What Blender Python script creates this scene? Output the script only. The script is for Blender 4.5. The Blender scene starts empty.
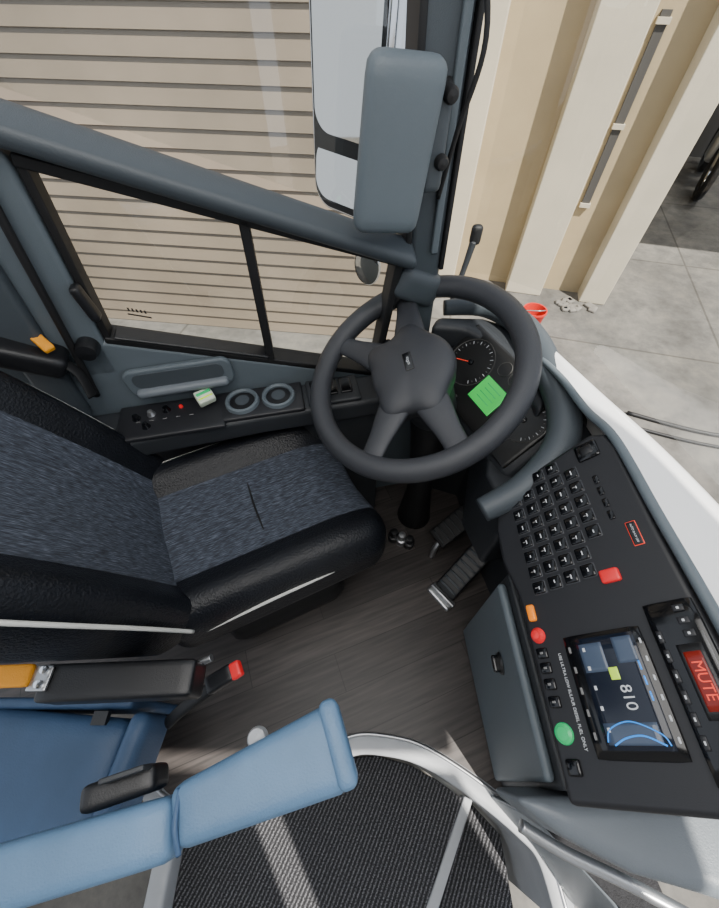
import bpy, bmesh, math, random
from mathutils import Vector, Matrix
random.seed(4)
V=Vector
COL=bpy.context.collection
def lin(c):
    c/=255.
    return c/12.92 if c<=.04045 else ((c+.055)/1.055)**2.4
def rgb(r,g,b): return (lin(r),lin(g),lin(b),1)
# ---------------------------------------------------------------- materials
def mat(name,col,rough=.5,metal=0.,bump=0.,bscale=200.,var=0.,vscale=8.,emit=0.,coat=0.,spec=.5):
    m=bpy.data.materials.new(name);m.use_nodes=True;nt=m.node_tree;b=nt.nodes['Principled BSDF']
    b.inputs['Base Color'].default_value=col;b.inputs['Roughness'].default_value=rough;b.inputs['Metallic'].default_value=metal
    b.inputs['Specular IOR Level'].default_value=spec
    if coat: b.inputs['Coat Weight'].default_value=coat
    if emit:
        b.inputs['Emission Color'].default_value=col;b.inputs['Emission Strength'].default_value=emit
    tc=nt.nodes.new('ShaderNodeTexCoord')
    if bump:
        n=nt.nodes.new('ShaderNodeTexNoise');n.inputs['Scale'].default_value=bscale;n.inputs['Detail'].default_value=3
        nt.links.new(tc.outputs['Object'],n.inputs['Vector'])
        bp=nt.nodes.new('ShaderNodeBump');bp.inputs['Strength'].default_value=bump;bp.inputs['Distance'].default_value=.002
        nt.links.new(n.outputs['Fac'],bp.inputs['Height']);nt.links.new(bp.outputs['Normal'],b.inputs['Normal'])
    if var:
        n=nt.nodes.new('ShaderNodeTexNoise');n.inputs['Scale'].default_value=vscale;n.inputs['Detail'].default_value=5
        nt.links.new(tc.outputs['Object'],n.inputs['Vector'])
        r=nt.nodes.new('ShaderNodeValToRGB');e=r.color_ramp.elements
        e[0].position=.3;e[1].position=.7
        e[0].color=tuple(c*(1-var) for c in col[:3])+(1,);e[1].color=tuple(min(1,c*(1+var)) for c in col[:3])+(1,)
        nt.links.new(n.outputs['Fac'],r.inputs['Fac']);nt.links.new(r.outputs['Color'],b.inputs['Base Color'])
    return m
M={}
M['grey']=mat('grey_blue_plastic',rgb(92,102,109),.5,bump=.25,bscale=600,var=.06,vscale=5)
M['mgrey']=mat('mid_grey_plastic',rgb(112,119,126),.42,bump=.2,bscale=500,var=.06,vscale=5)
M['grey2']=mat('dark_grey_plastic',rgb(66,73,79),.5,bump=.25,bscale=600)
M['grey3']=mat('charcoal_plastic',rgb(43,46,50),.5,bump=.3,bscale=700)
M['blackp']=mat('black_plastic',rgb(24,25,28),.4,bump=.2,bscale=500)
M['panelb']=mat('panel_black',rgb(31,32,36),.45,bump=.1,bscale=800)
M['rubber']=mat('black_rubber',rgb(18,18,20),.6)
M['wheel']=mat('wheel_polyurethane',rgb(52,54,59),.42,bump=.4,bscale=900)
M['gloss']=mat('gloss_black',rgb(12,13,16),.15)
M['face']=mat('gauge_face',rgb(27,27,27),.35)
M['leather']=mat('black_leather',rgb(22,24,29),.34,bump=.9,bscale=220,var=.15,vscale=20,spec=.3)
M['piping']=mat('pale_piping',rgb(205,205,200),.6)
M['blue']=mat('blue_vinyl',rgb(90,122,154),.45,bump=.3,bscale=400,var=.12,vscale=12)
M['blued']=mat('blue_vinyl_dark',rgb(58,84,116),.5,bump=.3,bscale=300,var=.18,vscale=6)
M['white']=mat('white_paint',rgb(246,246,246),.3,coat=.5)
M['lgrey']=mat('light_grey_moulding',rgb(165,168,172),.4,bump=.15,bscale=300,var=.10,vscale=9)
M['metal']=mat('brushed_metal',rgb(190,192,195),.35,metal=.9)
M['chrome']=mat('chrome',rgb(220,222,225),.12,metal=1)
M['mirror']=mat('mirror_glass',rgb(205,203,199),.03,metal=1)
M['red']=mat('red_plastic',rgb(225,40,45),.4,emit=.15)
M['orange']=mat('orange_webbing',rgb(240,160,30),.6,bump=.6,bscale=900)
M['amber']=mat('amber_lens',rgb(235,130,20),.3,emit=.4)
M['green']=mat('green_lens',rgb(30,170,100),.3,emit=.4)
M['gscreen']=mat('green_lcd',rgb(50,190,80),.3,emit=.6)
M['tag']=mat('tag_white',rgb(215,225,205),.5)
M['ink']=mat('white_ink',rgb(195,198,202),.5,emit=.15)
M['inkd']=mat('dim_ink',rgb(118,118,118),.5)
M['inkdd']=mat('faint_ink',rgb(76,76,74),.5)
M['rim']=mat('key_rim_grey',rgb(58,60,65),.5)
M['redled']=mat('red_led',rgb(230,70,50),.3,emit=.6)
M['reddisp']=mat('red_display',rgb(110,24,16),.3,emit=.4)
M['scr']=mat('screen_dark',rgb(20,26,38),.15,emit=.3)
M['scrb']=mat('screen_blue',rgb(45,130,215),.2,emit=.8)
M['scrg']=mat('screen_grey',rgb(62,74,92),.2,emit=.3)
M['scrl']=mat('screen_lime',rgb(180,215,60),.2,emit=.6)
M['cream']=mat('cream_stucco',rgb(172,155,123),.85,bump=.4,bscale=60,var=.08,vscale=3)
M['creaml']=mat('pale_stucco',rgb(190,181,161),.85,bump=.4,bscale=60,var=.06,vscale=3)
M['siding']=mat('beige_siding',rgb(128,116,101),.40,var=.22,vscale=1.2)
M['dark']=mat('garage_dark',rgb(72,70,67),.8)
M['ceil']=mat('ceiling_lining',rgb(180,180,178),.8)
M['bucket']=mat('red_bucket',rgb(195,40,32),.45)
M['rubble']=mat('broken_concrete',rgb(120,116,110),.9,bump=.6,bscale=50,var=.2,vscale=20)
M['carpet']=mat('dark_carpet',rgb(40,40,43),.95,bump=1,bscale=500,var=.3,vscale=200)

def nodes(name,rough=.6):
    m=bpy.data.materials.new(name);m.use_nodes=True;nt=m.node_tree;b=nt.nodes['Principled BSDF'];b.inputs['Roughness'].default_value=rough
    tc=nt.nodes.new('ShaderNodeTexCoord');return m,nt,b,tc
def mapping(nt,tc,scale=(1,1,1),rot=(0,0,0)):
    mp=nt.nodes.new('ShaderNodeMapping');mp.inputs['Scale'].default_value=scale;mp.inputs['Rotation'].default_value=rot
    nt.links.new(tc.outputs['Object'],mp.inputs['Vector']);return mp
def ramp(nt,src,stops):
    r=nt.nodes.new('ShaderNodeValToRGB');cr=r.color_ramp
    while len(cr.elements)<len(stops): cr.elements.new(.5)
    for e,(p,c) in zip(cr.elements,stops): e.position=p;e.color=c
    nt.links.new(src,r.inputs['Fac']);return r
# fabric
m,nt,b,tc=nodes('woven_fabric',.9)
mp=mapping(nt,tc,(60,620,60));n=nt.nodes.new('ShaderNodeTexNoise');n.inputs['Scale'].default_value=1.;n.inputs['Detail'].default_value=4
nt.links.new(mp.outputs[0],n.inputs['Vector'])
r=ramp(nt,n.outputs['Fac'],[(.35,rgb(36,40,48)),(.55,rgb(64,70,82)),(.75,rgb(108,116,130))]);nt.links.new(r.outputs[0],b.inputs['Base Color'])
bp=nt.nodes.new('ShaderNodeBump');bp.inputs['Strength'].default_value=.5;bp.inputs['Distance'].default_value=.002
nt.links.new(n.outputs['Fac'],bp.inputs['Height']);nt.links.new(bp.outputs[0],b.inputs['Normal']);M['fabric']=m
# wood floor
m,nt,b,tc=nodes('wood_look_vinyl',.45)
mp=mapping(nt,tc,(1,1,1),(0,0,math.radians(-21)))
br=nt.nodes.new('ShaderNodeTexBrick');br.offset=.4;br.inputs['Scale'].default_value=1;br.inputs['Brick Width'].default_value=.62;br.inputs['Row Height'].default_value=.105;br.inputs['Mortar Size'].default_value=.0012
br.inputs['Color1'].default_value=rgb(62,58,57);br.inputs['Color2'].default_value=rgb(82,77,75);br.inputs['Mortar'].default_value=rgb(44,41,40)
nt.links.new(mp.outputs[0],br.inputs['Vector'])
mp2=mapping(nt,tc,(1,1,1),(0,0,math.radians(-21)));mp3=nt.nodes.new('ShaderNodeMapping');mp3.inputs['Scale'].default_value=(6,90,1);nt.links.new(mp2.outputs[0],mp3.inputs['Vector'])
n=nt.nodes.new('ShaderNodeTexNoise');n.inputs['Scale'].default_value=1;n.inputs['Detail'].default_value=6;nt.links.new(mp3.outputs[0],n.inputs['Vector'])
r=ramp(nt,n.outputs['Fac'],[(.3,(.5,.5,.5,1)),(.7,(1.28,1.24,1.2,1))])
mx=nt.nodes.new('ShaderNodeMix');mx.data_type='RGBA';mx.blend_type='MULTIPLY';mx.inputs['Factor'].default_value=1
nt.links.new(br.outputs['Color'],mx.inputs['A']);nt.links.new(r.outputs[0],mx.inputs['B']);nt.links.new(mx.outputs['Result'],b.inputs['Base Color']);M['wood']=m
# ribbed mat
m,nt,b,tc=nodes('ribbed_mat',.95)
mp=mapping(nt,tc,(1,1,1),(0,0,math.radians(28)))
w=nt.nodes.new('ShaderNodeTexWave');w.inputs['Scale'].default_value=30;w.inputs['Distortion'].default_value=1.6;w.inputs['Detail Scale'].default_value=14;w.bands_direction='X';nt.links.new(mp.outputs[0],w.inputs['Vector'])
n=nt.nodes.new('ShaderNodeTexNoise');n.inputs['Scale'].default_value=300;n.inputs['Detail'].default_value=3;nt.links.new(tc.outputs['Object'],n.inputs['Vector'])
ma=nt.nodes.new('ShaderNodeMath');ma.operation='MULTIPLY_ADD';ma.inputs[1].default_value=.35;nt.links.new(w.outputs['Fac'],ma.inputs[0]);nt.links.new(n.outputs['Fac'],ma.inputs[2])
r=ramp(nt,ma.outputs[0],[(.45,rgb(22,22,24)),(.72,rgb(50,50,53)),(.95,rgb(118,118,122))]);nt.links.new(r.outputs[0],b.inputs['Base Color'])
bp=nt.nodes.new('ShaderNodeBump');bp.inputs['Strength'].default_value=.6;bp.inputs['Distance'].default_value=.003
nt.links.new(ma.outputs[0],bp.inputs['Height']);nt.links.new(bp.outputs[0],b.inputs['Normal']);M['mat']=m
# concrete
m,nt,b,tc=nodes('concrete',.85)
n=nt.nodes.new('ShaderNodeTexNoise');n.inputs['Scale'].default_value=5;n.inputs['Detail'].default_value=12;n.inputs['Roughness'].default_value=.7;nt.links.new(tc.outputs['Object'],n.inputs['Vector'])
r=ramp(nt,n.outputs['Fac'],[(.3,rgb(80,78,75)),(.5,rgb(104,102,98)),(.7,rgb(124,120,113))])
n2=nt.nodes.new('ShaderNodeTexNoise');n2.inputs['Scale'].default_value=1.3;n2.inputs['Detail'].default_value=6;nt.links.new(tc.outputs['Object'],n2.inputs['Vector'])
r2=ramp(nt,n2.outputs['Fac'],[(.38,(.80,.79,.77,1)),(.55,(1.05,1.04,1.02,1))])
mp=mapping(nt,tc,(1,1,1),(0,0,math.radians(15)))
br=nt.nodes.new('ShaderNodeTexBrick');br.offset=0;br.inputs['Scale'].default_value=1;br.inputs['Brick Width'].default_value=2.3;br.inputs['Row Height'].default_value=1.6;br.inputs['Mortar Size'].default_value=.010
br.inputs['Color1'].default_value=(1,1,1,1);br.inputs['Color2'].default_value=(.90,.90,.91,1);br.inputs['Mortar'].default_value=(.55,.54,.52,1);nt.links.new(mp.outputs[0],br.inputs['Vector'])
mx=nt.nodes.new('ShaderNodeMix');mx.data_type='RGBA';mx.blend_type='MULTIPLY';mx.inputs['Factor'].default_value=1
nt.links.new(r.outputs[0],mx.inputs['A']);nt.links.new(br.outputs['Color'],mx.inputs['B'])
mx2=nt.nodes.new('ShaderNodeMix');mx2.data_type='RGBA';mx2.blend_type='MULTIPLY';mx2.inputs['Factor'].default_value=1
nt.links.new(mx.outputs['Result'],mx2.inputs['A']);nt.links.new(r2.outputs[0],mx2.inputs['B']);nt.links.new(mx2.outputs['Result'],b.inputs['Base Color']);M['concrete']=m
# glass
m=bpy.data.materials.new('clear_glass');m.use_nodes=True;nt=m.node_tree;nt.nodes.clear()
o=nt.nodes.new('ShaderNodeOutputMaterial');t=nt.nodes.new('ShaderNodeBsdfTransparent');g=nt.nodes.new('ShaderNodeBsdfGlossy');mi=nt.nodes.new('ShaderNodeMixShader')
t.inputs[0].default_value=(.95,.96,.95,1);g.inputs['Roughness'].default_value=.02;mi.inputs[0].default_value=.07
nt.links.new(t.outputs[0],mi.inputs[1]);nt.links.new(g.outputs[0],mi.inputs[2]);nt.links.new(mi.outputs[0],o.inputs[0]);M['glass']=m

# ---------------------------------------------------------------- helpers
def group(name,loc=(0,0,0)):
    e=bpy.data.objects.new(name,None);COL.objects.link(e);e.location=loc;e.empty_display_size=.05
    bpy.context.view_layer.update();return e
def fin(me,name,par,mats,smooth=True,bevel=0,seg=2,subs=0,mtx=None):
    ob=bpy.data.objects.new(name,me);COL.objects.link(ob)
    for k in (mats if isinstance(mats,(list,tuple)) else [mats]): me.materials.append(M[k])
    if mtx is not None: ob.matrix_world=mtx
    if par is not None:
        ob.parent=par;ob.matrix_parent_inverse=Matrix.Translation(-par.location)
    if bevel:
        md=ob.modifiers.new('b','BEVEL');md.width=bevel;md.segments=seg;md.limit_method='ANGLE';md.angle_limit=.6
    if subs:
        md=ob.modifiers.new('s','SUBSURF');md.levels=subs;md.render_levels=subs
    if smooth:
        for p in me.polygons: p.use_smooth=True
        if bevel or not subs:
            md=ob.modifiers.new('w','WEIGHTED_NORMAL');md.keep_sharp=True
    return ob
def frame(o,x,y):
    x=V(x).normalized();y=V(y);y=(y-x*x.dot(y)).normalized();z=x.cross(y)
    m=Matrix.Identity(4)
    for i in range(3): m[i][0]=x[i];m[i][1]=y[i];m[i][2]=z[i];m[i][3]=o[i]
    return m
def sbox(name,size,r,mk,par=None,mtx=None,cuts=9,fn=None,msel=None):
    bm=bmesh.new();bmesh.ops.create_cube(bm,size=2);bmesh.ops.subdivide_edges(bm,edges=bm.edges[:],cuts=cuts,use_grid_fill=True)
    h=[s/2 for s in size]
    for v in bm.verts:
        p=[math.sin(max(-1,min(1,c))*math.pi/2)*hh for c,hh in zip(v.co,h)]
        inn=[max(-(hh-r),min(hh-r,c)) for c,hh in zip(p,h)]
        d=V(p)-V(inn)
        v.co=V(inn)+(d.normalized()*r if d.length>1e-7 else d)
        if fn: v.co=V(fn(v.co.copy()))
    if msel:
        for f in bm.faces: f.material_index=msel(f.calc_center_median(),f.normal)
    me=bpy.data.meshes.new(name);bm.to_mesh(me);bm.free()
    ob=fin(me,name,par,mk,True,mtx=mtx)
    for md in list(ob.modifiers): ob.modifiers.remove(md)
    return ob
def prism(name,pts,z0,z1,mk,par=None,mtx=None,bevel=0,seg=2,smooth=True):
    bm=bmesh.new();a=[bm.verts.new((p[0],p[1],z0)) for p in pts];c=[bm.verts.new((p[0],p[1],z1)) for p in pts]
    bm.faces.new(a[::-1]);bm.faces.new(c)
    for i in range(len(pts)):
        j=(i+1)%len(pts);bm.faces.new((a[i],a[j],c[j],c[i]))
    bmesh.ops.recalc_face_normals(bm,faces=bm.faces[:])
    me=bpy.data.meshes.new(name);bm.to_mesh(me);bm.free()
    return fin(me,name,par,mk,smooth and bevel>0,bevel,seg,mtx=mtx)
def rrect(w,h,r,n=8):
    o=[]
    for cx,cy,a0_ in ((w/2-r,h/2-r,0),(-w/2+r,h/2-r,90),(-w/2+r,-h/2+r,180),(w/2-r,-h/2+r,270)):
        for i in range(n+1):
            a=math.radians(a0_+90*i/n);o.append((cx+r*math.cos(a),cy+r*math.sin(a)))
    return o
def rawmesh(name,vs,fs,mk,par=None,bevel=0,seg=2,smooth=False,subs=0,mtx=None):
    me=bpy.data.meshes.new(name);me.from_pydata([tuple(v) for v in vs],[],fs);me.update()
    bm=bmesh.new();bm.from_mesh(me);bmesh.ops.recalc_face_normals(bm,faces=bm.faces[:]);bm.to_mesh(me);bm.free()
    return fin(me,name,par,mk,smooth,bevel,seg,subs,mtx=mtx)
def smoothpath(pts,k=8,closed=False):
    out=[];n=len(pts);pts=[V(p) for p in pts]
    rng=n if closed else n-1
    for i in range(rng):
        p0=pts[(i-1)%n] if (closed or i>0) else pts[0];p1=pts[i];p2=pts[(i+1)%n];p3=pts[(i+2)%n] if (closed or i+2<n) else pts[-1]
        for j in range(k):
            t=j/k;out.append(.5*((2*p1)+(p2-p0)*t+(2*p0-5*p1+4*p2-p3)*t*t+(3*p1-p0-3*p2+p3)*t**3))
    if not closed: out.append(pts[-1])
    return out
def tube(name,pts,r,mk,par=None,closed=False,k=8,sm=True,seg=12,mtx=None,flat=1.,up=None):
    P=smoothpath(pts,k,closed) if sm else [V(p) for p in pts]
    n=len(P);vs=[];fs=[];prev=None
    for i,p in enumerate(P):
        a=P[(i+1)%n] if (closed or i<n-1) else P[i];c=P[i-1] if (closed or i>0) else P[i]
        t=(a-c).normalized()
        if up is not None: u=V(up)
        elif prev is None: u=V((0,0,1)) if abs(t.z)<.9 else V((1,0,0))
        else: u=prev
        u=(u-t*t.dot(u)).normalized();prev=u;w=t.cross(u)
        rr=r
        if isinstance(r,(list,tuple)):
            f=i/(n-1)*(len(r)-1);a0=int(min(f,len(r)-2));rr=r[a0]+(r[a0+1]-r[a0])*(f-a0)
        for s in range(seg):
            an=2*math.pi*s/seg;vs.append(p+u*math.cos(an)*rr*flat+w*math.sin(an)*rr)
    for i in range(n if closed else n-1):
        j=(i+1)%n
        for s in range(seg):
            q=(s+1)%seg;fs.append((i*seg+s,i*seg+q,j*seg+q,j*seg+s))
    if not closed:
        fs.append(tuple(range(seg))[::-1]);fs.append(tuple((n-1)*seg+s for s in range(seg)))
    ob=rawmesh(name,vs,fs,mk,par,smooth=True,mtx=mtx)
    return ob
def lathe(name,prof,mk,par=None,mtx=None,seg=32):
    vs=[];fs=[];n=len(prof)
    for r,z in prof:
        for s in range(seg):
            a=2*math.pi*s/seg;vs.append((max(r,1e-5)*math.cos(a),max(r,1e-5)*math.sin(a),z))
    for i in range(n-1):
        for s in range(seg):
            q=(s+1)%seg;fs.append((i*seg+s,i*seg+q,(i+1)*seg+q,(i+1)*seg+s))
    ob=rawmesh(name,vs,fs,mk,par,smooth=True,mtx=mtx)
    for md in list(ob.modifiers): ob.modifiers.remove(md)
    md=ob.modifiers.new('e','EDGE_SPLIT');md.split_angle=.7
    return ob
def text(name,s,size,mk,par,mtx,al='CENTER'):
    c=bpy.data.curves.new(name,'FONT');c.body=s;c.size=size;c.align_x=al;c.align_y='CENTER';c.extrude=.0002;c.materials.append(M[mk])
    o=bpy.data.objects.new(name,c);COL.objects.link(o);o.matrix_world=mtx;o.parent=par;o.matrix_parent_inverse=Matrix.Translation(-par.location);return o
T=Matrix.Translation
def R(a,ax): return Matrix.Rotation(math.radians(a),4,ax)

# bus side wall frame : local x = forward along wall, y = up, z = inward
D=V((.978,.208,0));N=V((-.208,.978,0))
def WP(s,z,off=0.): return N*(.779+off)+D*s+V((0,0,z))
WM=frame(N*.779,D,(0,0,1))
# ================================================================ CAMERA
cam=bpy.data.cameras.new('camera');co=bpy.data.objects.new('camera',cam);COL.objects.link(co)
co.location=(0,0,1.3);co.rotation_euler=(math.radians(35.7),0,0);cam.sensor_fit='HORIZONTAL';cam.sensor_width=36;cam.lens=390/719*36;cam.clip_start=.01
bpy.context.scene.camera=co
# ================================================================ FLOOR + STEPWELL
curve=[(-.60,.06),(-.56,-.04),(-.50,-.12),(-.36,-.15),(-.20,-.10),(-.10,-.035),(-.02,-.004),(.055,-.002),(.162,-.023),(.285,-.085),(.396,-.162),(.443,-.215),(.46,-.32)]
cs=[(p.x,p.y) for p in smoothpath([(a,b2,0) for a,b2 in curve],6)]
prism('floor',cs+[(.56,-.32),(.50,.25),(.44,.60),(.40,.80),(.18,.855),(-1.4,.50),(-1.4,.06)],-.04,0,'wood')
g=group('step_edge_trim',(.2,-.1,0))
tube('nosing',[(a,b2-.018,-.004) for a,b2 in curve],.026,'lgrey',g,flat=.35,up=(0,0,1))
tube('lip',[(a,b2,.004) for a,b2 in curve],.005,'metal',g)
vs=[];fs=[]
for i,(a,b2) in enumerate(cs):
    vs+= [(a,b2-.035,-.02),(a,b2-.05,-.62)]
    if i: fs.append((2*i-2,2*i,2*i+1,2*i-1))
rawmesh('wall_step_riser',vs,fs,'lgrey',smooth=True)
g=group('entry_step',(-.1,-.3,-.27))
prism('tread_mat',[(-.50,-.20),(-.36,-.20),(-.20,-.155),(-.10,-.095),(-.02,-.06),(.055,-.055),(.162,-.08),(.24,-.115),(.325,-.165),(.12,-.51),(-.50,-.51)],-.30,-.25,'mat',g,bevel=.004)
prism('white_nosing',[(.314,-.15),(.338,-.16),(.132,-.51),(.096,-.51)],-.30,-.246,'lgrey',g,bevel=.004)
g=group('lower_entry_step',(.4,-.3,-.35))
prism('tread_mat',[(.345,-.17),(.43,-.25),(.44,-.60),(.09,-.60)],-.40,-.34,'mat',g,bevel=.003)
g=group('stepwell_side_trim',(-.5,-.3,-.2))
sbox('strip',(.05,.34,.1),.012,'lgrey',g,T((-.525,-.37,-.22)))
# ================================================================ SIDE WALL & WINDOW
g=group('wall_left',(0,.75,.5))
prism('lower_panel',[(-1.2,-.1),(.42,-.1),(.42,.55),(.22,.580),(-.375,.785),(-1.2,.80)],-.03,.035,'grey',g,WM,bevel=.01)
prism('rear_pillar_panel',[(-1.2,.70),(-.38,.70),(-.375,.80),(-.348,1.10),(-.375,1.14),(-1.2,1.40)],-.03,.035,'grey',g,WM,bevel=.01)
tube('pillar_gasket',[WP(-.385,1.12,-.045),WP(-.400,1.0,-.05),WP(-.425,.82,-.05),WP(-.452,.66,-.045)],.007,'rubber',g)
tube('pillar_seam',[WP(-.455,1.15,-.04),WP(-.48,.9,-.045),WP(-.53,.64,-.04)],.005,'rubber',g)
prism('pillar_cover',[(-.56,.62),(-.49,.60),(-.43,1.13),(-.50,1.16)],.03,.06,'grey2',g,WM,bevel=.01)
def rz(s): return 1.134-.4*(s+.34)
rawmesh('window_rail',[WP(s,rz(s)+dz*(1 if s<0 else .8),o) for s in (-1.2,.27) for dz,o in ((.027,.01),(.034,-.03),(.012,-.07),(-.022,-.06),(-.03,.01))],
  [(0,1,6,5),(1,2,7,6),(2,3,8,7),(3,4,9,8),(4,0,5,9),(0,1,2,3,4),(5,6,7,8,9)],'grey2',g,bevel=.012,seg=4,smooth=True)
g=group('window_1',(0,.78,.85))
def bar(name,a,b2,w,o0,o1,mk,par):
    a=V((a[0],a[1],0));b2=V((b2[0],b2[1],0));d=(b2-a).normalized();p=V((-d.y,d.x,0))*w/2;a=a-d*w*.3;b2=b2+d*w*.3
    return prism(name,[(a+p)[:2],(a-p)[:2],(b2-p)[:2],(b2+p)[:2]],-o1,-o0,mk,par,WM,bevel=.003)
tl=(-.338,1.094);tr=(.243,.882);brr=(.20,.588);bl=(-.368,.788)
bar('frame_top',tl,tr,.018,-.035,.015,'rubber',g);bar('frame_bottom',bl,brr,.014,-.035,.015,'rubber',g)
bar('frame_rear',bl,tl,.014,-.030,.005,'rubber',g);bar('frame_front',brr,tr,.018,-.035,.015,'rubber',g)
bar('divider',(-.047,.985),(-.055,.685),.018,-.035,.015,'rubber',g)
bar('inner_rail_bottom',(-.35,.795),(-.06,.695),.006,-.04,0,'blackp',g)
prism('glass_panes',[tl,tr,brr,bl],.0,.004,'glass',g,WM)
sbox('latch',(.018,.07,.025),.007,'blackp',g,WM@T((-.358,.880,.045))@R(6,'Z'))
lathe('latch_knob',[(0,.03),(.018,.028),(.021,.018),(.021,0),(0,0)],'blackp',g,WM@T((-.405,.785,.035)))
prism('decal',[(-.315,.826),(-.275,.811),(-.275,.808),(-.315,.823)],.005,.006,'rubber',g,WM)
for i in range(5): prism('decal_mark_%d'%i,[(-.311+i*.007,.838-i*.0026),(-.308+i*.007,.837-i*.0026),(-.308+i*.007,.830-i*.0026),(-.311+i*.007,.831-i*.0026)],.005,.006,'rubber',g,WM)
g=group('window_2',(0,.8,1.5))
prism('glass_pane',[(-1.2,rz(-1.2)+.04),(.22,rz(.22)+.04),(.16,1.97),(-1.2,1.97)],.0,.004,'glass',g,WM)
g=group('door_pull_handle',(-.4,.66,.68))
HP=WM@T((-.262,.680,0))@R(1,'Z')
prism('bezel',rrect(.235,.074,.022),.036,.052,'grey',g,HP,bevel=.006,seg=3)
prism('pocket',rrect(.198,.040,.016),.050,.0535,'grey2',g,HP@T((0,.008,0)),bevel=.001)
sbox('grip',(.205,.020,.026),.0095,'mgrey',g,HP@T((0,-.022,.055)),cuts=10)
# ================================================================ SIDE CONSOLE
g=group('side_console',(-.2,.66,.5))
CM=Matrix(((D.x,N.x,0,N.x*.779),(D.y,N.y,0,N.y*.779),(0,0,1,.6),(0,0,0,1)))   # local x fwd, y outward, z up, origin top
prism('tray',[(-.62,-.038),(.20,-.038),(.20,-.135),(-.10,-.135),(-.62,-.158)],-.062,-.002,'grey3',g,CM,bevel=.012,seg=3)
prism('lower_body',[(-.62,-.038),(.20,-.038),(.20,-.120),(.02,-.120),(-.05,-.050),(-.62,-.050)],-.6,-.06,'grey3',g,CM,bevel=.006)
sbox('switch_plate',(.245,.108,.012),.005,'panelb',g,CM@T((-.305,-.094,.002)))
sbox('cup_plate',(.20,.094,.012),.005,'panelb',g,CM@T((-.095,-.086,.002)))
sbox('front_plate',(.13,.085,.012),.005,'grey3',g,CM@T((.08,-.085,.003)))
for i in range(3): sbox('front_key_%d'%i,(.03,.05,.008),.003,'gloss',g,CM@T((.04+i*.036,-.080,.011)))
for i,s in enumerate((-.141,-.054)):
    lathe('cup_ring_%d'%i,[(.030,.004),(.030,.012),(.034,.016),(.039,.014),(.041,.006)],'grey',g,CM@T((s,-.082,.002)))
    lathe('cup_well_%d'%i,[(.0,.0095),(.030,.0095)],'blackp',g,CM@T((s,-.082,0)))
    lathe('cup_inner_%d'%i,[(.0,.0105),(.017,.0105)],'grey2',g,CM@T((s,-.078,0)))
for i,(s,o) in enumerate([(-.385,-.085),(-.352,-.078),(-.318,-.072),(-.36,-.115)]):
    lathe('knob_%d'%i,[(0,.020),(.006,.019),(.008,.012),(.010,.008)],'gloss' if i!=1 else 'metal',g,CM@T((s,o,0)))
for i in range(5): sbox('mark_%d'%i,(.010,.002,.001),.0004,'inkd',g,CM@T((-.38+i*.03,-.098,.0085)))
lathe('red_button',[(0,.014),(.004,.013),(.005,.008)],'red',g,CM@T((-.285,-.068,0)))
TG=CM@T((-.222,-.072,.032))@R(25,'Z')@R(20,'X')
sbox('green_tag',(.040,.034,.022),.004,'tag',g,TG)
sbox('tag_stripe',(.034,.007,.002),.0008,'green',g,TG@T((0,.006,.0115)));sbox('tag_stripe_low',(.034,.004,.002),.0008,'scrl',g,TG@T((0,-.006,.0115)))
# ================================================================ DRIVER SEAT
g=group('driver_seat',(-.26,.44,.3))
SM=T((-.268,.440,0))@R(25,'Z')
def sstep(a,b2,x):
    t=max(0,min(1,(x-a)/(b2-a)));return t*t*(3-2*t)
def cf(p):
    top=max(0,p.z/.07);y=abs(p.y)
    z=p.z+top*(.034*sstep(.10,.165,y)-.014*(1-sstep(0,.12,y))-.02*sstep(.14,.26,p.x))
    x=p.x-(.025*sstep(.12,.23,y) if p.x>.1 else 0)+.028*sstep(.05,.25,p.x)*sstep(.0,.2,-p.y)
    return (x,p.y,z)
fab=lambda c,n:0 if abs(c.y)<.120 and (n.z>.1 or (n.x>.2)) else 1
sbox('cushion',(.51,.45,.14),.05,['fabric','leather'],g,SM@T((.015,0,.40)),cuts=32,fn=cf,msel=fab)
def bf(p):
    y=abs(p.y);fr=max(0,p.x/.06)
    x=p.x+fr*(.045*sstep(.11,.2,y)-.012*(1-sstep(0,.12,y))+.02*math.sin((p.z+.36)*4.2))
    w=1-.08*sstep(.1,.4,p.z)
    return (x,p.y*w,p.z)
BM=SM@T((-.205,.012,.43))@R(-24,'Y')@T((-.03,0,.36))
fab2=lambda c,n:0 if abs(c.y)<.135 and n.x>.1 else 1
sbox('backrest',(.12,.475,.78),.055,['fabric','leather'],g,BM,cuts=32,fn=bf,msel=fab2)
CS=SM@T((0,0,.40))
tube('cushion_piping_near',[(-.16,-.221,.034),(-.02,-.224,.050),(.12,-.221,.045),(.205,-.210,.028),(.250,-.185,.004),(.265,-.13,-.012)],.0038,'piping',g,mtx=CS)
tube('cushion_piping_far',[(-.19,.19,.098),(-.10,.198,.092),(.0,.202,.088),(.11,.200,.082),(.18,.192,.066)],.0036,'piping',g,mtx=CS)
for sy in (-1,1):
    tube('back_piping_%d'%(sy+1),[(.075,sy*.235,-.34),(.085,sy*.236,-.2),(.090,sy*.235,0),(.080,sy*.222,.25),(.060,sy*.215,.36)],.0038,'piping',g,mtx=BM)
    tube('cushion_seam_%d'%(sy+1),[(-.2,sy*.120,.060),(0,sy*.120,.066),(.14,sy*.120,.062),(.235,sy*.120,.030)],.0022,'rubber',g,mtx=CS)
    tube('back_seam_%d'%(sy+1),[(.062,sy*.135,-.34),(.075,sy*.135,-.1),(.080,sy*.133,.1),(.06,sy*.128,.36)],.0022,'rubber',g,mtx=BM)
tube('cross_seam',[(.02,-.118,.0665),(.018,-.06,.0620),(.016,0,.0605),(.018,.06,.0620),(.02,.118,.0665)],.0022,'rubber',g,mtx=CS)
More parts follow.
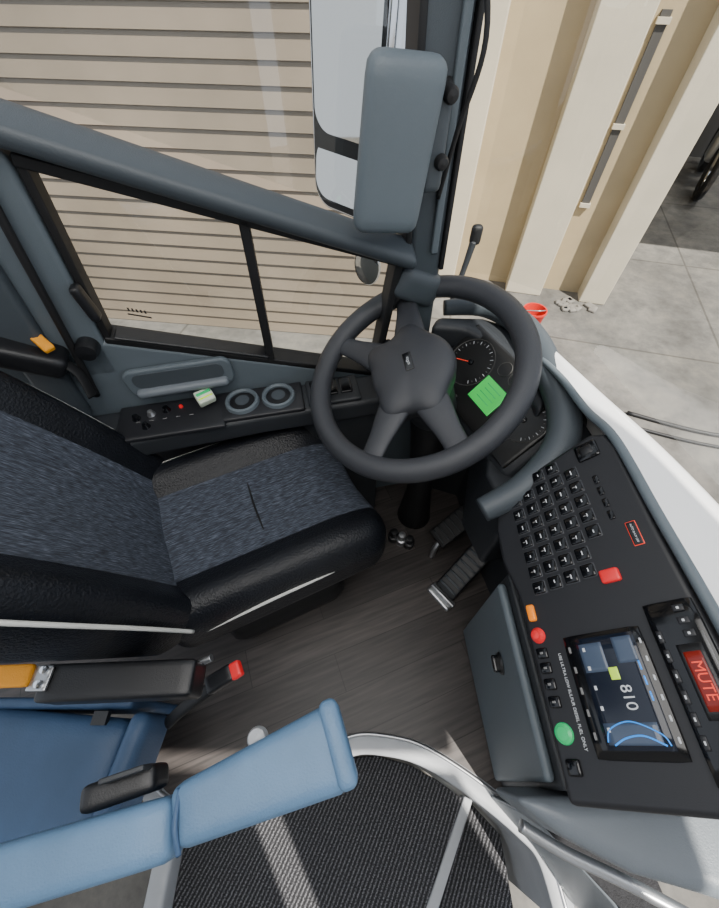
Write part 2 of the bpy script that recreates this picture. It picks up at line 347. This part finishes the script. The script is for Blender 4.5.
sbox('seat_pan',(.44,.40,.08),.02,'blackp',g,SM@T((.0,0,.31)))
sbox('suspension_bellows',(.34,.32,.27),.04,'rubber',g,SM@T((.0,-.01,.136)),fn=lambda p:(p.x*(1+.05*math.sin(p.z*120)),p.y*(1+.05*math.sin(p.z*120)),p.z))
sbox('side_bracket',(.27,.060,.07),.008,'blackp',g,T((-.430,.078,.475))@R(2,'Z'))
sbox('bracket_plate',(.034,.040,.006),.002,'metal',g,T((-.560,.080,.514)))
for i in range(2): lathe('bolt_%d'%i,[(0,.008),(.006,.007),(.007,0)],'chrome',g,T((-.556,.070+i*.022,.516)))
sbox('orange_belt_webbing',(.11,.036,.012),.005,'orange',g,T((-.628,.082,.520))@R(2,'Z'))
tube('adjust_lever',[(-.33,.10,.45),(-.31,.11,.455),(-.285,.12,.46)],.007,'metal',g)
g=group('seat_belt_buckle',(-.27,.1,.36))
tube('stalk',[(-.42,.02,.26),(-.37,.045,.32),(-.30,.080,.37)],.013,'rubber',g,flat=.6)
sbox('buckle_body',(.06,.034,.022),.006,'blackp',g,T((-.285,.092,.382))@R(28,'Z')@R(-15,'Y'))
sbox('release_button',(.024,.032,.018),.005,'red',g,T((-.253,.107,.392))@R(28,'Z')@R(-15,'Y'))
g=group('shoulder_belt_guide',(-.61,.6,.8))
sbox('housing',(.13,.075,.05),.015,'blackp',g,T((-.645,.600,.80))@R(20,'Z')@R(35,'Y'))
sbox('orange_webbing',(.055,.020,.012),.004,'orange',g,T((-.607,.607,.824))@R(-35,'Z')@R(25,'Y'))
tube('strap',[(-.60,.60,.79),(-.575,.60,.75),(-.565,.58,.70)],.012,'rubber',g,flat=.3)
# ================================================================ STEERING WHEEL
cw=V((.112,.612,.742));nw=V((-.40,-.187,.897)).normalized()
g=group('steering_wheel',cw)
rear=V((-.906,-.423,0))
xx=(rear-nw*nw.dot(rear)).normalized();yy=nw.cross(xx)
WW=Matrix(((xx.x,yy.x,nw.x,cw.x),(xx.y,yy.y,nw.y,cw.y),(xx.z,yy.z,nw.z,cw.z),(0,0,0,1)))
RR=.2195
tube('rim',[(RR*math.cos(a*math.pi/24),RR*math.sin(a*math.pi/24),0) for a in range(48)],.0235,'wheel',g,closed=True,k=2,seg=18,mtx=WW)
lob=[34,-64,84,-116]
vs=[];fs=[];nr=16;na=120
for i in range(nr+1):
    t=i/nr
    for j in range(na):
        a=360*j/na
        d=sum(math.exp(-((((a-l+180)%360)-180)/19)**2) for l in lob)
        rad=.089+.028*min(d,1)
        prof=math.sin(t*math.pi/2)
        z=.040*max(0,math.cos(t*math.pi/2))**.6
        vs.append((rad*prof*math.cos(math.radians(a)),rad*prof*math.sin(math.radians(a)),z-.002))
for i in range(nr):
    for j in range(na):
        q=(j+1)%na;fs.append((i*na+j,i*na+q,(i+1)*na+q,(i+1)*na+j))
b0=len(vs)
for j in range(na): p=vs[nr*na+j];vs.append((p[0]*.92,p[1]*.92,-.03))
for j in range(na): q=(j+1)%na;fs.append((nr*na+j,nr*na+q,b0+q,b0+j))
o=rawmesh('hub_pad',vs,fs,'wheel',g,smooth=True,mtx=WW)
for i,l in enumerate(lob):
    a=math.radians(l);c,s=math.cos(a),math.sin(a)
    tube('spoke_%d'%i,[(c*.06,s*.06,.004),(c*.11,s*.11,.004),(c*.16,s*.16,.002),(c*.212,s*.212,0)],[.040,.033,.025,.022],'wheel',g,flat=.42,up=(0,0,1),mtx=WW,seg=16)
prism('emblem_plate',[(-.022,-.009),(.022,-.009),(.022,.009),(-.022,.009)],.036,.0392,'gloss',g,WW@R(72,'Z'),bevel=.002)
text('emblem_mark','=o=',.012,'ink',g,WW@T((0,0,.0395))@R(72,'Z'))
g=group('steering_column',(.18,.63,.4))
tube('upper_shroud',[cw-nw*.03,cw-nw*.09,cw-nw*.17],[.055,.066,.058],'grey3',g,k=6,seg=24)
tube('shaft_boot',[cw-nw*.15,(.18,.63,.45),(.195,.65,.2),(.20,.66,.0)],[.05,.042,.04,.06],'rubber',g,seg=20)
for i,sg in enumerate((-1,1)):
    tube('stalk_%d'%i,[cw-nw*.07,cw-nw*.065+V((-.423,.906,0))*sg*.09,cw-nw*.06+V((-.423,.906,0))*sg*.165],[.008,.007,.011],'blackp',g)
# ================================================================ INSTRUMENT CLUSTER
cc=V((.292,.622,.672));ncl=V((-.60,-.28,.75)).normalized();latc=V((-.423,.906,0))
IC=Matrix(((-latc.x,0,ncl.x,cc.x),(-latc.y,0,ncl.y,cc.y),(-latc.z,0,ncl.z,cc.z),(0,0,0,1)))
yv=ncl.cross(-latc)
for i in range(3): IC[i][1]=yv[i]      # x: driver's right, y: up the face, z: normal
g=group('instrument_cluster',cc)
sbox('housing',(.36,.21,.08),.03,'grey3',g,IC@T((0,0,-.045)))
sbox('face',(.315,.170,.01),.004,'face',g,IC@T((0,0,-.001)))
for i,(x,y,r) in enumerate([(-.090,.014,.058),(.103,.012,.050)]):
    lathe('dial_ring_%d'%i,[(r*.96,.0045),(r*.985,.006),(r,.0045)],'inkdd',g,IC@T((x,y,0)))
    for k in range(25):
        a=math.radians(225-k*11.25);L_=.13 if k%2==0 else .07
        sbox('tick_%d_%d'%(i,k),(.0014,r*L_,.0006),.0002,'ink' if k%2==0 else 'inkd',g,IC@T((x+math.cos(a)*r*.84,y+math.sin(a)*r*.84,.0045))@R(math.degrees(a)-90,'Z'),cuts=1)
    lathe('dial_hub_%d'%i,[(0,.009),(.006,.008),(.007,.004)],'gloss',g,IC@T((x,y,0)))
    tube('needle_%d'%i,[(0,0,.006),(-r*.6,-r*.3,.006)],.001,'redled',g,sm=False,mtx=IC@T((x,y,0)),seg=6)
for i,(x,y) in enumerate([(-.015,.055),(.022,.055)]): lathe('small_gauge_%d'%i,[(.015,.0045),(.016,.006),(.017,.0045)],'inkdd',g,IC@T((x,y,0)))
sbox('lcd_screen',(.074,.062,.003),.001,'gscreen',g,IC@T((.006,-.008,.0055)))
for i in range(4): sbox('lcd_line_%d'%i,(.045-.006*(i%2),.0015,.0006),.0002,'green',g,IC@T((.006,.010-i*.011,.0072)),cuts=1)
for i in range(6): sbox('warning_lamp_%d'%i,(.007,.007,.001),.0004,'inkdd',g,IC@T((-.11+i*.012,-.062,.0045)),cuts=1)
# ================================================================ DASHBOARD BODY
g=group('dashboard',(.36,.2,.5))
tube('hood',[(.205,.845,.735),(.30,.835,.745),(.36,.775,.75),(.383,.70,.75),(.388,.608,.75),(.388,.50,.745),(.365,.425,.725),(.30,.365,.69),(.225,.335,.655)],[.018,.024,.028,.03,.03,.03,.03,.027,.022],'grey2',g,k=8,seg=16)
prism('core',[(.30,.345),(.385,.36),(.39,.60),(.35,.72),(.31,.60),(.27,.45)],.35,.60,'grey3',g,bevel=.01)
prism('core_lower',[(.33,.25),(.40,.25),(.40,-.06),(.35,-.06)],.45,.70,'grey3',g,bevel=.01)
prism('footwell_bulkhead',[(.52,-.1),(.545,-.1),(.49,.25),(.445,.45),(.42,.62),(.395,.76),(.2,.83),(.2,.80),(.37,.74),(.39,.60),(.41,.44),(.455,.24)],-.02,.72,'grey3',g,bevel=.005)
prism('top_cover',[(.17,.79),(.19,.83),(.30,.825),(.385,.78),(.41,.70),(.41,.58),(.36,.52),(.33,.70),(.25,.78)],.66,.725,'grey3',g,bevel=.015,seg=3)
a0,a1,b1_,b0_=V((.264,.235,.61)),V((.275,-.062,.61)),V((.362,-.109,0)),V((.332,.277,0))
back=V((.10,0,0))
rawmesh('cabinet_body',[a0,a1,b1_,b0_,a0+back,a1+back,b1_+back,b0_+back],[(0,1,2,3),(4,5,6,7),(0,4,5,1),(1,5,6,2),(2,6,7,3),(3,7,4,0)],'grey3',g,bevel=.006,smooth=True)
nn=(a1-a0).cross(b0_-a0).normalized()
if nn.x>0: nn=-nn
def lerp(a,b2,t): return a+(b2-a)*t
def fq(u0,u1,v0,v1,off):
    q=[]
    for uu,vv in ((u0,v0),(u1,v0),(u1,v1),(u0,v1)): q.append(lerp(lerp(a0,a1,uu),lerp(b0_,b1_,uu),vv)+nn*off)
    return q
f0=fq(.04,.97,.04,.97,.0);f1=fq(.04,.97,.04,.97,.016)
rawmesh('cabinet_door',f0+f1,[(0,1,2,3),(4,5,6,7),(0,1,5,4),(1,2,6,5),(2,3,7,6),(3,0,4,7)],'grey',g,bevel=.012,seg=4,smooth=True)
kp=lerp(lerp(a0,a1,.42),lerp(b0_,b1_,.42),.25)+nn*.016
KM=T(kp)@nn.to_track_quat('Z','Y').to_matrix().to_4x4()
lathe('latch_base',[(0,.004),(.018,.004),(.020,0)],'blackp',g,KM);sbox('latch_turn',(.03,.010,.016),.004,'gloss',g,KM@T((0,0,.008)))
prism('end_moulding',[(.215,-.072),(.52,-.072),(.52,-.19),(.45,-.170),(.36,-.15),(.28,-.115)],.42,.575,'mgrey',g,bevel=.03,seg=5)
prism('end_lower',[(.30,-.10),(.50,-.10),(.50,-.17),(.40,-.16)],.30,.43,'grey2',g,bevel=.01)
prism('end_plinth',[(.325,-.125),(.50,-.125),(.53,-.31),(.475,-.31),(.43,-.235)],.0,.32,'mgrey',g,bevel=.01)
prism('end_carpet',[(.335,-.135),(.50,-.135),(.53,-.31),(.480,-.31),(.435,-.235)],.32,.328,'carpet',g)
tube('end_rail',[(.25,-.115,.47),(.31,-.145,.47),(.40,-.18,.47),(.50,-.225,.47),(.56,-.26,.47)],.009,'metal',g)
# ================================================================ DASHBOARD PANEL
A=V((.2565,.3295,.66));e1=V((.0121,-.9999,0));e2=V((.6435,.0078,.7654))
PM=frame(A,e1,e2)
g=group('dashboard_control_panel',(.33,.15,.72))
prism('fascia',[(-.012,-.006),(-.045,.06),(-.068,.185),(-.058,.206),(-.03,.213),(.10,.213),(.40,.222),(.402,-.006),(.15,-.006),(.09,-.02),(.03,-.018)],-.035,0,'panelb',g,PM,bevel=.008,seg=3)
def pb(name,x,y,w,h,z,mk,r=.0015,par=None): return sbox(name,(w,h,z*2),min(r,z*.9),mk,par or g,PM@T((x,y,0)),cuts=3)
k=0
for i in range(8):
    for j in range(5):
        x=-.030+i*.0250-.002*j;y=.034+j*.0258
        if (i,j) in [(0,0),(7,4),(0,4),(6,4)]: continue
        pb('key_rim_%02d'%k,x,y,.0204,.0216,.0012,'rim',.001)
        pb('key_%02d'%k,x,y,.0182,.0192,.0035,'gloss',.002)
        pb('key_icon_%02d'%k,x+random.uniform(-.001,.001),y+.001,.004+.004*random.random(),.0018,.0039,'ink',.0003)
        if k%2==0: pb('key_icon2_%02d'%k,x,y-.003,.0018,.0045,.0039,'inkd',.0003)
        k+=1
pb('round_selector_base',-.040,.172,.030,.035,.004,'gloss',.004)
pb('round_selector',-.040,.172,.018,.022,.006,'blackp',.005)
pb('hazard_button',.153,.137,.018,.025,.006,'red',.003)
pb('label_frame',.107,.186,.034,.013,.0012,'redled',.0005);pb('label_plate',.107,.186,.0325,.0115,.0018,'panelb',.0005)
text('label_text','AUTO SHUT OFF',.0036,'ink',g,PM@T((.107,.186,.0021)))
for i in range(4):
    pb('small_key_%d'%i,.012+i*.02,.168,.014,.008,.002,'gloss')
pb('orange_switch',.178,.011,.024,.012,.005,'amber',.003)
lathe('red_round_button',[(0,.010),(.006,.009),(.0075,.005),(.010,.003),(.011,0)],'red',g,PM@T((.210,.012,0)))
for i,x in enumerate((.234,.253,.273,.294)): pb('edge_key_%d'%i,x,.012,.014,.016,.004,'gloss',.002);pb('edge_icon_%d'%i,x,.012,.003,.005,.0043,'inkd',.0003)
lathe('green_start_button',[(0,.006),(.0075,.0055),(.009,.004),(.0115,.003),(.0125,0)],'green',g,PM@T((.329,.013,0)))
pb('edge_key_last',.364,.015,.018,.018,.005,'gloss',.003)
text('fuel_notice','USE ULTRA LOW SULFUR DIESEL FUEL ONLY',.0055,'ink',g,PM@T((.292,.036,.0006)))
g=group('touchscreen_display',(.4,.05,.75))
pb('bezel',.287,.097,.138,.100,.005,'gloss',.004)
pb('screen',.285,.101,.122,.074,.0056,'scr',.001)
pb('menu_tile_a',.243,.122,.03,.024,.0060,'scrg',.0005);pb('menu_tile_b',.248,.082,.034,.03,.0060,'scrg',.0005)
pb('lime_tile',.268,.101,.014,.011,.0064,'scrl',.0005)
pb('map_band',.330,.098,.022,.060,.0060,'scrg',.0005)
tube('blue_arc',[(.338,.068,.0062),(.325,.075,.0062),(.318,.10,.0062),(.330,.128,.0062),(.341,.134,.0062)],.0008,'scrb',g,mtx=PM)
tube('blue_arc_low',[(.341,.075,.0062),(.334,.09,.0062),(.332,.11,.0062),(.341,.13,.0062)],.0010,'scrb',g,mtx=PM)
text('number','810',.018,'ink',g,PM@T((.294,.108,.0066)))
for i in range(5): pb('icon_%d'%i,.238+i*.022,.073,.005,.0035,.0066,'ink',.0005)
for i in range(6): pb('soft_key_%d'%i,.236+i*.02,.143,.006,.0022,.0056,'ink',.0005)
for i in range(5): pb('side_key_%d'%i,.236+i*.024,.054,.008,.003,.0056,'inkd',.0005)
for i in range(3): pb('list_line_%d'%i,.262+i*.016,.133,.010,.002,.0066,'scrb',.0005)
g=group('dashboard_radio',(.42,.02,.8))
pb('faceplate',.287,.186,.178,.054,.006,'gloss',.003)
pb('display_window',.283,.190,.074,.026,.0065,'blackp',.001)
pb('display',.283,.190,.058,.018,.0069,'reddisp',.001)
text('display_text','MUTE',.015,'redled',g,PM@T((.283,.190,.0073)))
for i in range(6): pb('preset_%d'%i,.236+i*.0205,.166,.014,.006,.0075,'panelb',.001);pb('preset_ink_%d'%i,.236+i*.0205,.166,.004,.002,.0078,'ink',.0004)
for i in range(3):
    pb('left_key_%d'%i,.208+i*.014,.196,.008,.012,.0075,'panelb',.001);pb('left_ink_%d'%i,.208+i*.014,.196,.003,.003,.0078,'ink',.0004)
pb('cd_slot',.285,.208,.10,.003,.0066,'inkd',.0008)
lathe('volume_knob',[(0,.020),(.010,.019),(.0115,.006)],'blackp',g,PM@T((.350,.190,0)))
# nose
g=group('bus_front_nose',(.5,.2,.6))
inn=[(.375,.62,.765),(.385,.54,.785),(.392,.45,.80),(.398,.37,.823),(.405,.24,.825),(.412,.10,.828),(.418,-.10,.828)]
mid=[(.395,.63,.785),(.41,.545,.80),(.43,.46,.812),(.455,.37,.825),(.490,.25,.825),(.525,.10,.825),(.555,-.10,.825)]
out=[(.420,.64,.765),(.432,.555,.785),(.457,.47,.795),(.49,.38,.805),(.535,.265,.805),(.58,.11,.805),(.62,-.10,.805)]
low0=[(.445,.65,.60),(.460,.56,.60),(.488,.48,.60),(.52,.39,.60),(.565,.275,.60),(.61,.12,.60),(.65,-.10,.60)]
low=[(.46,.66,-.5),(.48,.57,-.5),(.51,.485,-.5),(.54,.395,-.5),(.58,.28,-.5),(.625,.12,-.5),(.665,-.10,-.5)]
vs=[];fs=[]
for row in (inn,mid,out,low0,low): vs+=row
for r_ in range(4):
    for i in range(6): fs.append((r_*7+i,r_*7+i+1,(r_+1)*7+i+1,(r_+1)*7+i))
rawmesh('painted_body',vs,fs,'white',g,smooth=True,subs=2)
tube('inner_seal',[(p[0]-.004,p[1],p[2]+.002) for p in inn],.007,'grey',g)
# ================================================================ PEDALS
g=group('accelerator_pedal',(.36,.43,.07))
pd=frame(V((.335,.425,.085)),V((.14,.12,.11)),V((-.63,.77,0)))
sbox('pad',(.20,.072,.012),.005,'blackp',g,pd)
for i in range(8): sbox('grip_rib_%d'%i,(.008,.062,.006),.0025,'grey2',g,pd@T((-.080+i*.023,0,.009)),cuts=2)
sbox('hinge_plate',(.04,.09,.018),.006,'metal',g,T((.262,.36,.012))@R(39,'Z'))
tube('hinge_pin',[(.235,.392,.03),(.293,.325,.03)],.006,'metal',g,sm=False)
g=group('brake_pedal',(.3,.55,.15))
pd=frame(V((.300,.545,.14)),V((.15,.09,.10)),V((-.5,.86,0)))
sbox('pad',(.14,.07,.012),.005,'rubber',g,pd)
for i in range(6): sbox('grip_rib_%d'%i,(.006,.06,.006),.0025,'grey3',g,pd@T((-.055+i*.022,0,.008)),cuts=2)
tube('arm',[(.25,.50,.0),(.25,.50,.08),(.29,.54,.12)],.009,'metal',g)
g=group('floor_valve',(.15,.60,.04))
for i in range(3): lathe('post_%d'%i,[(.0,.06),(.012,.058),(.013,.03),(.019,.028),(.019,0)],'metal' if i==1 else 'blackp',g,T((.12+i*.026,.565-.012*i,0)))
# ================================================================ A PILLAR, MIRRORS
g=group('windshield_pillar',(.2,.83,1.2))
prism('post',[(.262,.60),(.340,.60),(.335,.86),(.322,1.3),(.30,1.975),(.19,1.975),(.235,1.3),(.265,.90)],-.03,.03,'grey2',g,WM,bevel=.012,seg=3)
bar('gasket_rear',(.258,.90),(.218,1.95),.012,-.036,.03,'rubber',g)
bar('gasket_front',(.335,.86),(.312,1.95),.010,-.036,.03,'rubber',g)
bar('trim_strip',(.312,.90),(.295,1.95),.014,-.040,-.03,'grey',g)
sbox('lower_flare',(.11,.075,.05),.022,'grey2',g,WM@T((.290,.82,.02))@R(-25,'Z'))
tube('cable',[WP(.30,1.30,-.05),WP(.325,1.2,-.07),WP(.31,1.1,-.06),WP(.30,1.0,-.045)],.004,'rubber',g)
g=group('interior_mirror_housing',(.07,.7,1.1))
HM=WM@T((.200,1.086,.095))@R(-6,'Z')
sbox('shell',(.112,.222,.045),.021,'grey',g,HM,cuts=12)
sbox('back_edge',(.095,.205,.03),.012,'grey2',g,HM@T((0,0,-.022)))
sbox('bracket',(.035,.13,.03),.01,'grey2',g,WM@T((.268,1.09,.075)))
for i,z in enumerate((1.07,1.15)):
    lathe('mount_knob_%d'%i,[(0,.026),(.008,.024),(.011,.018),(.011,0)],'rubber',g,WM@T((.277,z,.078)))
    tube('mount_arm_%d'%i,[WP(.277,z,-.08),WP(.295,z,-.03)],.008,'rubber',g,sm=False)
g=group('exterior_side_mirror',(0,1.1,1.05))
EM=WM@T((.212,1.060,-.33))@R(-3,'Z')
G2=EM@R(-50,'Y')
sbox('housing',(.205,.475,.15),.072,'chrome',g,G2@T((.016,0,-.070)),cuts=16)
prism('frame',rrect(.204,.462,.055,10),-.012,.010,'chrome',g,G2,bevel=.005)
prism('gasket',rrect(.190,.448,.050,10),.009,.0125,'rubber',g,G2,bevel=.001)
prism('main_glass',rrect(.176,.275,.045,10),.011,.0150,'mirror',g,G2@T((0,.070,0)))
prism('spot_glass',rrect(.176,.125,.045,10),.012,.0160,'mirror',g,G2@T((0,-.142,0))@R(-5,'X'))
tube('upper_arm',[WP(.22,1.22,.40),WP(.27,1.32,.25),WP(.29,1.36,.03)],.012,'rubber',g)
tube('lower_arm',[WP(.26,.90,.40),WP(.30,.86,.2),WP(.31,.84,.03)],.012,'rubber',g)
g=group('exterior_convex_mirror',(.03,1.13,.67))
XM=WM@T((.266,.672,-.35))@R(-35,'Y')@Matrix.Diagonal((.9,1.3,1,1))
lathe('shell',[(.0,-.03),(.03,-.025),(.045,-.008),(.048,.004),(.044,.010)],'chrome',g,XM)
lathe('glass',[(.0,.017),(.02,.0155),(.035,.012),(.044,.008)],'mirror',g,XM)
tube('arm',[WP(.268,.72,.38),WP(.29,.76,.33),WP(.30,.80,.31)],.009,'rubber',g)
g=group('windshield_wiper',(.27,.94,.8))
tube('arm',[(.235,.91,.68),(.258,.935,.78),(.270,.948,.845)],[.008,.007,.009],'grey3',g)
sbox('arm_head',(.026,.020,.045),.009,'rubber',g,T((.273,.950,.858)))
g=group('windshield',(.4,.4,1.4))
wp=[(.25,.895),(.32,.875),(.41,.81),(.44,.70),(.452,.62),(.487,.475),(.54,.29),(.60,.10),(.65,-.15),(.66,-.6)]
vs=[];fs=[]
for i,(a,b2) in enumerate(wp):
    vs+=[(a,b2,.80),(a,b2,1.97)]
    if i: fs.append((2*i-2,2*i,2*i+1,2*i-1))
rawmesh('pane',vs,fs,'glass',g,smooth=True)
# ================================================================ BLUE ARMREST + SEAT
g=group('padded_armrest',(-.2,-.07,.69))
def armf(p): 
    t=(p.x+.1)/.2;return (p.x,p.y*(.72+.42*t),p.z+.012*t)
sbox('front_pad',(.20,.080,.07),.016,'blue',g,T((-.115,-.043,.685))@R(20,'Z'),cuts=10,fn=armf)
sbox('tip_lip',(.024,.092,.075),.010,'blue',g,T((-.026,-.008,.700))@R(20,'Z'))
sbox('rear_pad',(.34,.058,.06),.014,'blue',g,T((-.372,-.122,.685))@R(13,'Z'),cuts=8)
tube('seam',[(-.205,-.05,.715),(-.20,-.08,.722),(-.192,-.105,.715)],.003,'blued',g)
sbox('hinge_bracket',(.085,.028,.05),.008,'blackp',g,T((-.285,-.052,.675))@R(16,'Z'))
sbox('hinge_plate',(.05,.006,.03),.002,'grey3',g,T((-.275,-.038,.705))@R(16,'Z'))
lathe('pivot_cap',[(0,.014),(.010,.012),(.013,.004),(.013,0)],'lgrey',g,T((-.128,-.004,.690)))
sbox('support_web',(.40,.02,.30),.009,'blued',g,T((-.30,-.115,.53))@R(15,'Z'))
g=group('guide_seat',(-.6,-.05,.2))
sbox('cushion',(.38,.22,.12),.03,'blued',g,T((-.68,-.07,.25))@R(-4,'Z'),cuts=10)
sbox('side_panel',(.34,.022,.30),.01,'blued',g,T((-.66,.055,.151)))
sbox('base',(.30,.16,.20),.02,'blackp',g,T((-.70,-.06,.10)))
sbox('edge_bolster',(.045,.20,.13),.02,'blued',g,T((-.475,-.06,.25))@R(-8,'Z'))
prism('vent_slots',[(-.56,.015),(-.53,.015),(-.53,.04),(-.56,.04)],.30,.314,'grey3',g)
# ================================================================ UNSEEN SUN BLOCKERS: CEILING, RIGHT SIDE
prism('ceiling_sun_block',[(-1.6,.44),(-1.6,-1.10),(.95,-1.10),(.95,-.55),(.80,-.10),(.66,.35),(.50,.68),(.18,.80)],1.98,2.02,'ceil')  # unseen ceiling, added and extended at the front to keep sun off the cab
g=group('wall_right_sun_gap',(0,-1.15,.5))  # unseen wall, added with a gap that shapes the sun stripe on the step
for i,(x0,x1,z0,z1) in enumerate([(-1.6,.31,-.7,1.97),(.31,.42,-.7,.2),(.42,.95,-.7,1.97)]):
    prism('panel_%d'%i,[(x0,z0),(x1,z0),(x1,z1),(x0,z1)],-.02,.02,'ceil',g,frame((0,-1.15,0),(1,0,0),(0,0,1)))
# ================================================================ OUTSIDE
prism('ground',[(-9,-6),(12,-6),(12,12),(-9,12)],-.95,-.9,'concrete')
wd=V((.966,-.259,0));bn=V((.259,.966,0))
def BMt(d): return frame(bn*d,wd,(0,0,1))   # local z = toward the bus
wd2=V((.9925,-.122,0));bn2=V((.122,.9925,0))
g=group('garage_roller_door',(-2,3.1,.5))
vs=[];fs=[];lap=.102;nl=38
for i in range(nl):
    z=-.9+i*lap
    for s in (-7,.02):
        for (zz,oo) in ((z,.0),(z+lap*.06,-.018),(z+lap*.98,-.002)): vs.append(wd2*s+bn2*(2.84+oo)+V((0,0,zz)))
    q=i*6
    fs+=[(q,q+3,q+4,q+1),(q+1,q+4,q+5,q+2)]
    if i: fs.append((q-4,q-1,q+3,q))
rawmesh('slats',vs,fs,'siding',g)
prism('jamb',[(.02,-.9),(.12,-.9),(.12,3),(.02,3)],-.9,.02,'creaml',g,frame(bn2*2.84,wd2,(0,0,1)))
g=group('wall_building',(1.5,3.6,0))
prism('back_wall',[(-.22,-.9),(1.394,-.9),(1.394,3),(-.22,3)],-.12,0,'cream',g,BMt(3.98))
for i,(s0,s1,mk) in enumerate([(-.21,-.05,'creaml'),(.47,.80,'creaml'),(1.16,1.394,'creaml')]):
    prism('pilaster_%d'%i,[(s0,-.9),(s1,-.9),(s1,3),(s0,3)],-.02,.16,mk,g,BMt(3.98),bevel=.01)
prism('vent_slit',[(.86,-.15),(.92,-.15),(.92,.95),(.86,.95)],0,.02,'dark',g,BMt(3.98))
for i in range(3): prism('vent_bar_%d'%i,[(.85,-.15+i*.52),(.93,-.15+i*.52),(.93,-.12+i*.52),(.85,-.12+i*.52)],0,.035,'creaml',g,BMt(3.98))
prism('lintel',[(1.394,2.2),(7,2.2),(7,3),(1.394,3)],-.12,0.1,'cream',g,BMt(3.98))
prism('garage_side',[(1.38,-.9),(1.40,-.9),(1.40,3),(1.38,3)],-4.3,-.0,'cream',g,BMt(3.98))
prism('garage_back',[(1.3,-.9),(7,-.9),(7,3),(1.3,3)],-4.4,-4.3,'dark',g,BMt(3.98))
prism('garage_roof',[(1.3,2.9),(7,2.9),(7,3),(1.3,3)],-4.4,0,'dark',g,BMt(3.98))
g=group('parked_motorcycle',(4.6,6.2,-.5))
MM=T((4.65,6.15,-.57))@R(60,'Z')
for i,x in enumerate((-.55,.55)):
    tube('tyre_%d'%i,[(x+.28*math.cos(a*math.pi/8),0,.28*math.sin(a*math.pi/8)) for a in range(16)],.05,'rubber',g,closed=True,k=3,mtx=MM)
    tube('wheel_rim_%d'%i,[(x+.2*math.cos(a*math.pi/8),0,.2*math.sin(a*math.pi/8)) for a in range(16)],.015,'chrome',g,closed=True,k=3,mtx=MM)
tube('frame',[(-.55,0,0),(-.2,0,.35),(.3,0,.45),(.55,0,0)],.04,'metal',g,mtx=MM);sbox('tank',(.45,.22,.2),.08,'lgrey',g,MM@T((.1,0,.5)));sbox('engine',(.3,.22,.3),.05,'metal',g,MM@T((0,0,.1)))
tube('handlebar',[(.35,-.3,.75),(.42,0,.65),(.35,.3,.75)],.02,'chrome',g,mtx=MM)
g=group('red_bucket',(1.6,3.15,-.8))
lathe('pail',[(0,0),(.070,0),(.095,.20),(.100,.205),(.100,.22),(.090,.22),(.066,.01)],'bucket',g,T((1.50,2.94,-.9)))
tube('bail',[(1.405,2.94,-.69),(1.50,2.86,-.64),(1.595,2.94,-.69)],.005,'metal',g)
g=group('rubble_pile',(2.1,3.4,-.88))
for i in range(16): sbox('stone_%d'%i,(.04+.06*random.random(),.04+.04*random.random(),.03),.012,'rubble',g,T((2.05+random.uniform(-.16,.16),3.33+random.uniform(-.08,.08),-.887))@R(random.uniform(0,180),'Z'),cuts=2)
tube('garden_hose',[(2.0,1.95,-.885),(2.5,1.75,-.885),(3.2,1.62,-.885)],.015,'rubber')
tube('ground_cable',[(1.9,1.85,-.885),(2.4,1.66,-.885),(3.1,1.5,-.885)],.012,'rubber')
# ================================================================ LIGHT
w=bpy.data.worlds.new('sky');bpy.context.scene.world=w;w.use_nodes=True;bg=w.node_tree.nodes['Background']
bg.inputs[0].default_value=(.82,.89,1,1);bg.inputs[1].default_value=1.4
L=bpy.data.lights.new('sun','SUN');L.energy=12;L.angle=.01;L.color=(1,.95,.87);lo=bpy.data.objects.new('sun',L);COL.objects.link(lo)
lo.rotation_euler=V((.30,-.45,.84)).to_track_quat('Z','Y').to_euler()
L=bpy.data.lights.new('cab_fill_light','AREA');L.shape='RECTANGLE';L.size=1.3;L.size_y=.9;L.energy=20;L.color=(1,.98,.95);lo=bpy.data.objects.new('cab_fill_light',L);COL.objects.link(lo);lo.location=(-.15,-.1,1.95)  # soft fill added overhead to brighten the cab interior, no visible fixture
L=bpy.data.lights.new('garage_fill_light','AREA');L.size=1.0;L.energy=90;L.color=(1,.97,.92);lo=bpy.data.objects.new('garage_fill_light',L);COL.objects.link(lo);lo.location=(5.2,5.6,2.7)  # fill light added to lift the dark garage interior
